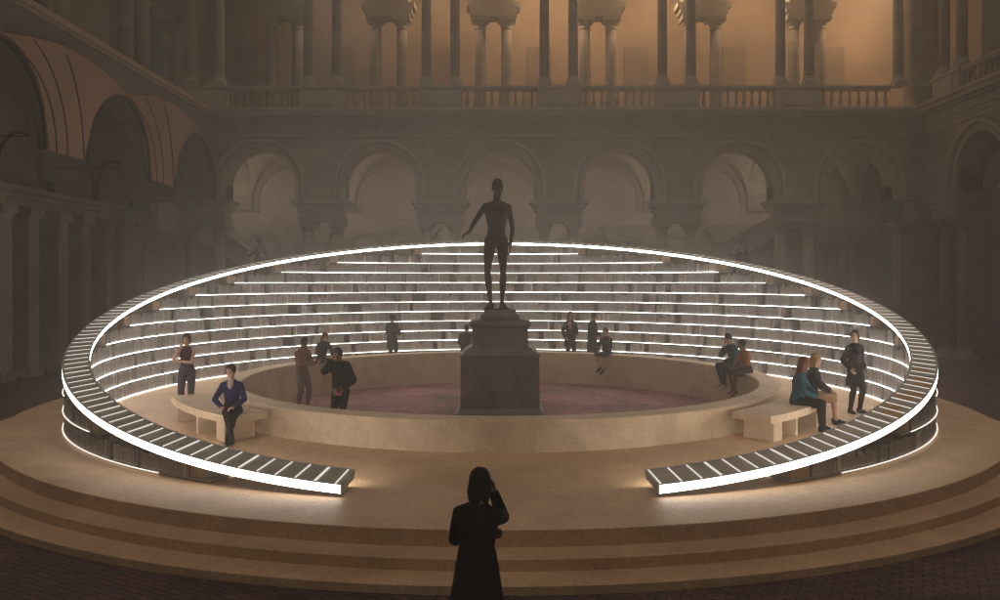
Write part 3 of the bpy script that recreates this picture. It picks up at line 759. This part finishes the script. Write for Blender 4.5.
            an = V(p.get(side + 'f', (q * .095, 0, .08))) * s
            kn, an = ik(hip, an, .425 * s, .42 * s, V(p.get(side + 'k', (q * .12, 1, 0))))
            b.reg['thigh_' + side] = [tube([hip, hip.lerp(kn, .35), kn], [.086 * s, .080 * s, .046 * s] if nude else [.083 * s, .076 * s, .053 * s])]
            sd_ = (an - kn).normalized(); bk = V((0, -1, 0)); bk = (bk - sd_ * bk.dot(sd_))
            b.reg['shin_' + side] = [tube([kn, kn.lerp(an, .3) + bk * .012 * s, kn.lerp(an, .65) + bk * .006 * s, an], [.047 * s, .055 * s, .037 * s, .027 * s] if nude else [.052 * s, .053 * s, .041 * s, .032 * s])]
            fw = V(p.get(side + 't', (q * .22, 1, 0))).normalized(); fr, _ = frame_for(fw, V((1, 0, 0))); up = fr.cross(fw)
            b.reg['foot_' + side] = [[(an - up * .02 * s - fw * .068 * s, fr * .02 * s, up * .025 * s), (an - up * .03 * s - fw * .05 * s, fr * .034 * s, up * .048 * s), (an - up * .03 * s, fr * .036 * s, up * .05 * s), (an - up * .042 * s + fw * .06 * s, fr * .042 * s, up * .036 * s), (an - up * .054 * s + fw * .12 * s, fr * .045 * s, up * .024 * s), (an - up * .06 * s + fw * .165 * s, fr * .036 * s, up * .016 * s), (an - up * .062 * s + fw * .185 * s, fr * .018 * s, up * .009 * s)]]
            b.j['el_' + side] = el; b.j['wr_' + side] = wr; b.j['kn_' + side] = kn; b.j['an_' + side] = an
    def geo(b, mb, regs, d=0.0):
        for r in regs:
            for rings in b.reg[r]: loft(mb, rings, d * b.s)
ALL = ['torso', 'pelvis', 'neck', 'head'] + [a + q for q in ('_r', '_l') for a in ('uarm', 'farm', 'hand', 'thigh', 'shin', 'foot')]
ARMS = ['uarm_r', 'uarm_l', 'farm_r', 'farm_l']; LEGS = ['pelvis', 'thigh_r', 'thigh_l', 'shin_r', 'shin_l']

def hair_geo(b, mb, style):
    s, hc, u, r, f = b.s, b.hc, b.hU, b.hR, b.hF
    loft(mb, ellipsoid(hc + u * .036 * s - f * .016 * s, r * .088 * s, f * .103 * s, u * .108 * s, 9))
    if style in ('bun', 'tail'):
        for q in (-1, 1): loft(mb, tube([hc + u * .05 * s + r * q * .066 * s, hc - u * .04 * s + r * q * .078 * s - f * .01 * s], [.03 * s, .02 * s]))
    if style == 'short':
        loft(mb, ellipsoid(hc - u * .015 * s - f * .055 * s, r * .07 * s, f * .05 * s, u * .07 * s))
    if style in ('bob', 'long'):
        ln = .12 if style == 'bob' else .30
        for q in (-1, 1):
            loft(mb, tube([hc + u * .03 * s + r * q * .068 * s - f * .01 * s, hc - u * .05 * s + r * q * .08 * s - f * .012 * s, hc - u * ln * s + r * q * .075 * s - f * .01 * s], [.035 * s, .034 * s, .024 * s]))
        loft(mb, tube([hc - f * .06 * s, hc - u * .08 * s - f * .07 * s, hc - u * ln * s - f * .065 * s], [.07 * s, .068 * s, .05 * s], flat=.7))
    if style == 'bun':
        loft(mb, ellipsoid(hc - f * .11 * s + u * .035 * s, r * .04 * s, f * .04 * s, u * .04 * s))
        loft(mb, ellipsoid(hc - u * .015 * s - f * .05 * s, r * .068 * s, f * .045 * s, u * .06 * s))
    if style == 'tail':
        loft(mb, tube([hc - f * .09 * s + u * .03 * s, hc - f * .135 * s - u * .03 * s, hc - f * .13 * s - u * .13 * s], [.028 * s, .032 * s, .015 * s]))
        loft(mb, ellipsoid(hc - u * .015 * s - f * .05 * s, r * .068 * s, f * .045 * s, u * .06 * s))
    # forehead is cut free by keeping the cap behind the hairline

def skirt_rings(b, top, hem, wt, wh, dt=None, dh=None, tilt=V((0, 0, 0))):
    s = b.s; out_ = []
    for k in range(6):
        t = k / 5; z = top + (hem - top) * t; a = wt + (wh - wt) * t; c = (dt or wt * .75) + ((dh or wh * .8) - (dt or wt * .75)) * t
        out_.append((V((b.P.x, b.P.y, 0)) + V((0, 0, z * s)) + tilt * (t * s), V((a * s, 0, 0)), V((0, c * s, 0))))
    return out_

def person(label, loc, face, H, female, pose, skin, hair, clothes, vox=.0085):
    """clothes: (name, material, regions, inflate, [extra ring lists])"""
    root = empty('person', loc, R(-face)); tag(root, label, 'person')
    b = Body(H, female, pose)
    mb = MB(); b.geo(mb, ALL); remesh(mb, 'body', M[skin], root, vox, 2)
    e = MB()
    for q in (-1, 1): loft(e, ellipsoid(b.hc + b.hR * q * .03 * b.s + b.hF * .088 * b.s + b.hU * .008 * b.s, b.hR * .012 * b.s, b.hF * .007 * b.s, b.hU * .006 * b.s), 0, 8)
    e.build('eyes', M['hair_black'], root, True)
    mb = MB(); hair_geo(b, mb, hair[0]); remesh(mb, 'hair', M[hair[1]], root, vox, 1)
    for nm, mt, regs, d, ex in clothes:
        mb = MB(); b.geo(mb, regs, d)
        for fn in ex: loft(mb, fn(b), 0, 16)
        remesh(mb, nm, M[mt], root, vox, 2)
    return root, b
SHOES = lambda m='black_cloth': ('shoes', m, ['foot_r', 'foot_l'], .008, [])
coat = lambda top, hem, wt, wh: (lambda b: skirt_rings(b, top, hem, wt, wh))
def at(px, d): return (px - 500) * d / 795.0

# woman in silhouette in front of the steps
FG = dict(hip=(0, 0, .93), lean=2, head=(-15, 14), rh=(.085, .175, 1.50), re=(.12, .8, -1), rd=(-.15, -.1, 1), rn=(-.5, -.6, 0), rc=.5,
          lh=(.0, .21, 1.14), le=(-1, -.1, -.6), ld=(1, .15, .15), ln=(0, -1, .2), lf=(-.08, 0, .08), rf=(.08, .04, .08))
person('woman in long dark dress in silhouette before the steps, hand at her face', (at(477, 6.1), 6.1, 0), 18, 1.63, True, FG, 'skin_mid', ('bob', 'hair_black'),
       [('dress', 'black_cloth', ['torso', 'pelvis', 'uarm_r', 'uarm_l'], .026, [coat(1.10, .16, .155, .31)]), ('sleeves', 'black_cloth', ['farm_r', 'farm_l'], .018, []), SHOES()], .0075)

# left: standing woman beyond the bench
CHIN = dict(hip=(0, 0, .93), lean=1, head=(8, 6), rh=(.09, .19, 1.44), re=(.5, .3, -1), rd=(-.25, -.35, 1), rn=(-.4, -1, 0), rc=.6, lh=(.10, .24, 1.16), le=(-1, -.1, -.5), ld=(1, .1, .2), ln=(0, -1, 0))
person('woman in sleeveless dark top and plum trousers standing with hand at chin', (at(187, 16.05), 16.05, ZP), 172, 1.60, True, CHIN, 'skin_light', ('bun', 'hair_brown'),
       [('top', 'wine_cloth', ['torso'], .012, []), ('trousers', 'plum_cloth', LEGS, .018, []), SHOES()])
# left: seated woman in navy
def sit(seat, spread=.1, kd=.44, cross=False, lean=6, **kw):
    p = dict(hip=(0, 0, seat + .085), lean=lean, rf=(spread, kd, .08), lf=(-spread, kd, .08), rk=(.25, 1, .6), lk=(-.25, 1, .6), rh=(.10, .32, seat + .17), lh=(-.10, .34, seat + .17), re=(1, -.3, -.3), le=(-1, -.3, -.3),
             rd=(-.5, .8, -.2), ld=(.5, .8, -.2), rn=(0, 0, -1), ln=(0, 0, -1), rc=.3, lc=.3)
    if cross: p.update(rf=(-.13, .58, .20), rk=(.1, .8, 1.2), lf=(-.02, .40, .08), rt=(-.3, 1, -.5))
    p.update(kw); return p
person('woman in a navy cardigan and dark trousers sitting cross-legged on the left bench', (at(232, 13.4), 13.42, ZP), 176, 1.64, True, sit(.46, cross=True, head=(-8, 4)), 'skin_light', ('short', 'hair_brown'),
       [('cardigan', 'navy_cloth', ['torso'] + ARMS, .013, []), ('blouse', 'beige_cloth', [], 0, [lambda b: ellipsoid(b.P + b.U * .43 * b.s + b.Fs * .07 * b.s, b.Rs * .058 * b.s, b.Fs * .055 * b.s, b.U * .15 * b.s)]),
        ('trousers', 'black_cloth', LEGS, .014, []), SHOES()])
# pit: man in brown sweater, man in black jacket
person('man in a rust-brown sweater and grey trousers standing in the pit, turned to the right', (at(302, 19.0), 19.0, 0), 120, 1.74, False,
       dict(lean=2, head=(-10, 16), rh=(.10, .32, 1.12), lh=(-.08, .34, 1.14), re=(.6, -.8, -.6), le=(-.6, -.8, -.6), rd=(-.3, 1, .2), ld=(.3, 1, .2), rf=(.1, -.04, .08), lf=(-.1, .08, .08)), 'skin_brown', ('short', 'hair_black'),
       [('sweater', 'brown_knit', ['torso', 'pelvis'] + ARMS, .02, []), ('trousers', 'grey_cloth', LEGS, .016, []), SHOES('charcoal_cloth')])
person('man in black jacket and pink-hemmed shirt standing with hand at his mouth', (at(341, 15.85), 15.85, 0), 205, 1.76, False,
       dict(lean=4, head=(10, 14), rh=(.06, .20, 1.47), re=(.6, .4, -1), rd=(-.3, -.3, 1), rn=(-.3, -1, 0), rc=.6, lh=(-.2, .2, .98), le=(-.7, -.8, -.3)), 'skin_brown', ('short', 'hair_black'),
       [('jacket', 'black_cloth', ['torso'] + ARMS, .03, [coat(1.2, .98, .18, .19)]), ('shirt', 'pink_cloth', [], 0, [coat(1.0, .80, .165, .17)]), ('trousers', 'black_cloth', LEGS, .014, []), SHOES(),
        ('backpack', 'black_cloth', [], 0, [lambda b: ellipsoid(b.P + b.U * .32 * b.s - b.Fs * .17 * b.s, b.Rs * .15 * b.s, b.Fs * .10 * b.s, b.U * .2 * b.s)])])
# seated on the low wall
def hang(seat=.923, **kw): return sit(seat, .07, .42, rf=(.06, .36, seat - .36), lf=(-.07, .38, seat - .40), rt=(.1, 1, -.5), lt=(-.1, 1, -.5), **kw)
person('woman in a grey dress sitting on the low wall at left, bare legs hanging down', (at(322, 22.0), 22.0, 0), 138, 1.62, True, hang(head=(0, 18), lean=10), 'skin_light', ('long', 'hair_brown'),
       [('dress', 'slate_cloth', ['torso', 'pelvis', 'thigh_r', 'thigh_l'] + ARMS, .014, []), SHOES('tan_cloth')])
person('dim figure in a dark coat standing beyond the low wall, alone left of the statue', (at(392, 25.4), 25.4, ZP), 20, 1.60, False, dict(lean=2, rh=(.1, .3, 1.12), lh=(-.1, .3, 1.12)), 'skin_mid', ('short', 'hair_black'),
       [('coat', 'slate_cloth', ['torso', 'pelvis'] + ARMS, .03, [coat(1.1, .55, .17, .2)]), ('trousers', 'charcoal_cloth', LEGS, .016, []), SHOES()])
person('dim figure in grey jacket sitting on the low wall just left of the pedestal', (at(466, 24.7), 24.72, 0), 10, 1.66, False, dict(sit(.923, .1, .44), rf=(.1, .42, .5), lf=(-.1, .42, .5)), 'skin_mid', ('short', 'hair_brown'),
       [('jacket', 'slate_cloth', ['torso', 'pelvis'] + ARMS, .03, []), ('trousers', 'slate_cloth', LEGS, .014, []), SHOES()])
person('person in dark coat with pink scarf standing beyond the low wall', (at(570, 25.3), 25.3, ZP), 165, 1.68, True, dict(lean=2, rh=(.2, .16, .92), lh=(-.14, .26, 1.0)), 'skin_mid', ('bob', 'hair_black'),
       [('coat', 'slate_cloth', ['torso', 'pelvis'] + ARMS, .028, [coat(1.1, .62, .17, .19)]), ('scarf', 'pink_cloth', [], 0, [lambda b: ellipsoid(b.P + b.U * .37 * b.s + b.Fs * .12 * b.s + b.Rs * .05 * b.s, b.Rs * .06 * b.s, b.Fs * .05 * b.s, b.U * .15 * b.s)]),
        ('trousers', 'charcoal_cloth', LEGS, .016, []), SHOES()])
person('person in long dark coat standing beyond the low wall beside the pink-scarfed one', (at(592, 25.3), 25.3, ZP), 120, 1.66, False, dict(lean=3, head=(0, 12), rh=(.16, .22, .96), lh=(-.16, .22, .96)), 'skin_mid', ('short', 'hair_black'),
       [('coat', 'black_cloth', ['torso', 'pelvis'] + ARMS, .03, [coat(1.1, .42, .17, .21)]), ('trousers', 'charcoal_cloth', LEGS, .016, []), SHOES()])
person('woman in a dark dress sitting on the low wall beside the long-coated figure', (at(607, 23.7), 23.7, 0), -140, 1.62, True, hang(head=(10, 10), lean=4), 'skin_light', ('bun', 'hair_auburn'),
       [('dress', 'slate_cloth', ['torso', 'pelvis', 'thigh_r', 'thigh_l'] + ARMS, .016, []), SHOES('wine_cloth')])
# right pair on the wall
person('man in dark blue jacket and jeans sitting on the low wall, hand to chin', (at(736, 19.95), 19.95, 0), -104, 1.72, False,
       hang(head=(0, 8), lean=16, **{'rh': (.06, .30, 1.42), 'rd': (-.2, -.1, 1), 're': (.5, .2, -1)}) | {'lh': (-.08, .36, 1.1)}, 'skin_light', ('short', 'hair_black'),
       [('jacket', 'teal_cloth', ['torso'] + ARMS, .022, []), ('jeans', 'slate_cloth', LEGS, .014, []), SHOES('beige_cloth')])
person('woman in an orange top and dark dotted skirt sitting on the low wall at right', (at(747, 18.98), 18.98, 0), -104, 1.62, True, hang(head=(0, 6), lean=10), 'skin_brown', ('bun', 'hair_black'),
       [('top', 'rust_cloth', ['torso', 'uarm_r', 'uarm_l'], .014, []), ('skirt', 'dot_cloth', ['pelvis', 'thigh_r', 'thigh_l'], .02, []), SHOES('skin_brown')])
# right bench pair
person('woman with long auburn hair in a teal sweater sitting on the right bench', (at(797, 14.4), 14.4, ZP), 118, 1.68, True, sit(.46, lean=8, head=(0, 4)), 'skin_brown', ('long', 'hair_auburn'),
       [('sweater', 'teal_cloth', ['torso', 'pelvis'] + ARMS, .018, []), ('trousers', 'black_cloth', LEGS, .015, []), SHOES()])
person('blond woman in black jacket and tan skirt sitting on the right bench', (at(812, 15.0), 15.05, ZP), 108, 1.68, True, sit(.46, lean=6, head=(0, 2)), 'skin_light', ('bob', 'hair_blond'),
       [('jacket', 'charcoal_cloth', ['torso', 'pelvis'] + ARMS, .02, []), ('skirt', 'tan_cloth', ['thigh_r', 'thigh_l'], .026, []), SHOES()])
# right standing woman
person('woman in a long black coat standing beside the shelves at right, hands in pockets', (at(855, 16.2), 16.2, ZP), 165, 1.66, True,
       dict(lean=0, head=(-55, 2), rh=(.18, .08, .93), lh=(-.18, .08, .93), re=(.4, -1, 0), le=(-.4, -1, 0), rf=(.13, .02, .08), lf=(-.10, .02, .08)), 'skin_light', ('tail', 'hair_brown'),
       [('coat', 'black_cloth', ['torso'] + ARMS, .024, [coat(1.1, .56, .145, .21)]), ('shirt', 'plum_cloth', [], 0, [lambda b: ellipsoid(b.P + b.U * .25 * b.s + b.Fs * .095 * b.s, b.Rs * .05 * b.s, b.Fs * .06 * b.s, b.U * .22 * b.s)]),
        ('trousers', 'black_cloth', LEGS, .012, []), SHOES()])

# ------------------------------------------------------------------ monument in the middle
PX = at(500, CY)
ped = empty('pedestal', (PX, CY, 0)); tag(ped, 'dark stepped stone pedestal in the middle of the pit under the bronze figure', 'pedestal')
def pbox(nm, prof):
    mb = MB()
    mb.sweep([[(-w_, -w_, z), (w_, -w_, z), (w_, w_, z), (-w_, w_, z)] for w_, z in prof]); return bevel(mb.build(nm, M['plinth'], ped), .01)
pbox('foot_course', [(1.0, 0.001), (1.0, .14), (.95, .16), (.9, .24)])
pbox('lower_block', [(.89, .241), (.88, 1.39)])
pbox('lower_cornice', [(.89, 1.391), (.90, 1.40), (.90, 1.43), (.73, 1.56), (.69, 1.60)])
pbox('dado', [(.64, 1.601), (.63, 2.04)])
pbox('upper_cornice', [(.64, 2.041), (.69, 2.08), (.70, 2.12), (.70, 2.17), (.58, 2.21)])
pbox('plinth', [(.45, 2.211), (.45, 2.30), (.38, 2.36), (.36, 2.44)])
st = empty('bronze_statue', (PX - .06, CY, 2.44)); tag(st, 'dark bronze nude man standing on the tall pedestal, one arm held out', 'statue')
b = Body(1.70, False, dict(nude=True, hip=(.02, 0, .915), lean=-1, side=-1.5, head=(16, 4), sw=.168, rh=(.40, .10, 1.0), re=(.3, -1, -.2), rd=(.7, .5, -.35), rn=(-.1, .1, -1), rc=.5,
                           lh=(-.185, .03, .84), le=(-.5, -1, 0), ld=(0, .15, -1), ln=(1, .1, 0), lc=.5, rf=(.095, .09, .08), rk=(.35, 1, 0), lf=(-.065, -.02, .08), rt=(.5, 1, 0), lt=(-.35, 1, 0)))
mb = MB(); b.geo(mb, ALL); s = b.s
for q in (-1, 1): loft(mb, ellipsoid(b.P + b.U * .375 * s + b.Rs * q * .07 * s + b.Fs * .075 * s, b.Rs * .075 * s, b.Fs * .045 * s, b.U * .06 * s))
for q in (-1, 1): loft(mb, ellipsoid(b.P - b.U * .06 * s + b.Rs * q * .07 * s - b.Fs * .07 * s, b.Rs * .08 * s, b.Fs * .07 * s, b.U * .085 * s))
loft(mb, ellipsoid(b.hc + b.hU * .03 * s - b.hF * .012 * s, b.hR * .082 * s, b.hF * .1 * s, b.hU * .1 * s, 9))
fig = remesh(mb, 'figure', M['bronze'], st, .008, 1); st.rotation_euler = (0, 0, R(180)); st.scale = (1.64, 1.70, 1.795)
mb = MB(); mb.lathe([(.3, 0.001), (.3, .03), (.27, .035)], 0, 0, 24)
o = mb.build('statue_base', M['bronze'], st); o.scale = (.62, .6, .5)

# dim robed statues in the rear arches
def arcade_statue(x, label):
    r = empty('stone_statue', (x, 33.1, 0)); tag(r, label, 'statue', 'stone statues in the rear arches')
    mb = MB(); mb.box(-.5, .5, -.5, .5, .002, .35); mb.box(-.4, .4, -.4, .4, .35, 2.45); mb.box(-.5, .5, -.5, .5, 2.45, 2.7); mb.build('pedestal', M['stone'], r)
    bb = Body(2.28, False, dict(head=(20, 8), rh=(.1, .26, 1.2), lh=(-.26, .1, .85), re=(.8, -.3, -.6)))
    m2 = MB(); bb.geo(m2, ALL, .012); loft(m2, skirt_rings(bb, 1.1, .05, .16, .24)); f_ = remesh(m2, 'figure', M['plinth'], r, .02, 2); f_.rotation_euler = (0, 0, R(180)); f_.location = (0, 0, 2.66)
arcade_statue(at(260, 33.1), 'dim stone statue standing in the second rear arch from the left, head above the ring')
arcade_statue(at(740, 33.1), 'dim stone statue standing in a rear arch beside the sloping stair parapet')

# ------------------------------------------------------------------ haze
hz = MB(); hz.box(-34, 34, -8, 50, -1.0, 23.0)
hm = bpy.data.materials.new('haze_volume'); hm.use_nodes = True; n = hm.node_tree; n.nodes.clear()
vo = n.nodes.new('ShaderNodeVolumePrincipled'); vo.inputs['Color'].default_value = (.90, .885, .85, 1); vo.inputs['Density'].default_value = 0.0125
vo.inputs['Anisotropy'].default_value = 0.45
oo = n.nodes.new('ShaderNodeOutputMaterial'); n.links.new(vo.outputs[0], oo.inputs['Volume'])
tag(hz.build('haze', hm), 'thin warm haze hanging in the courtyard', None, None, 'stuff')
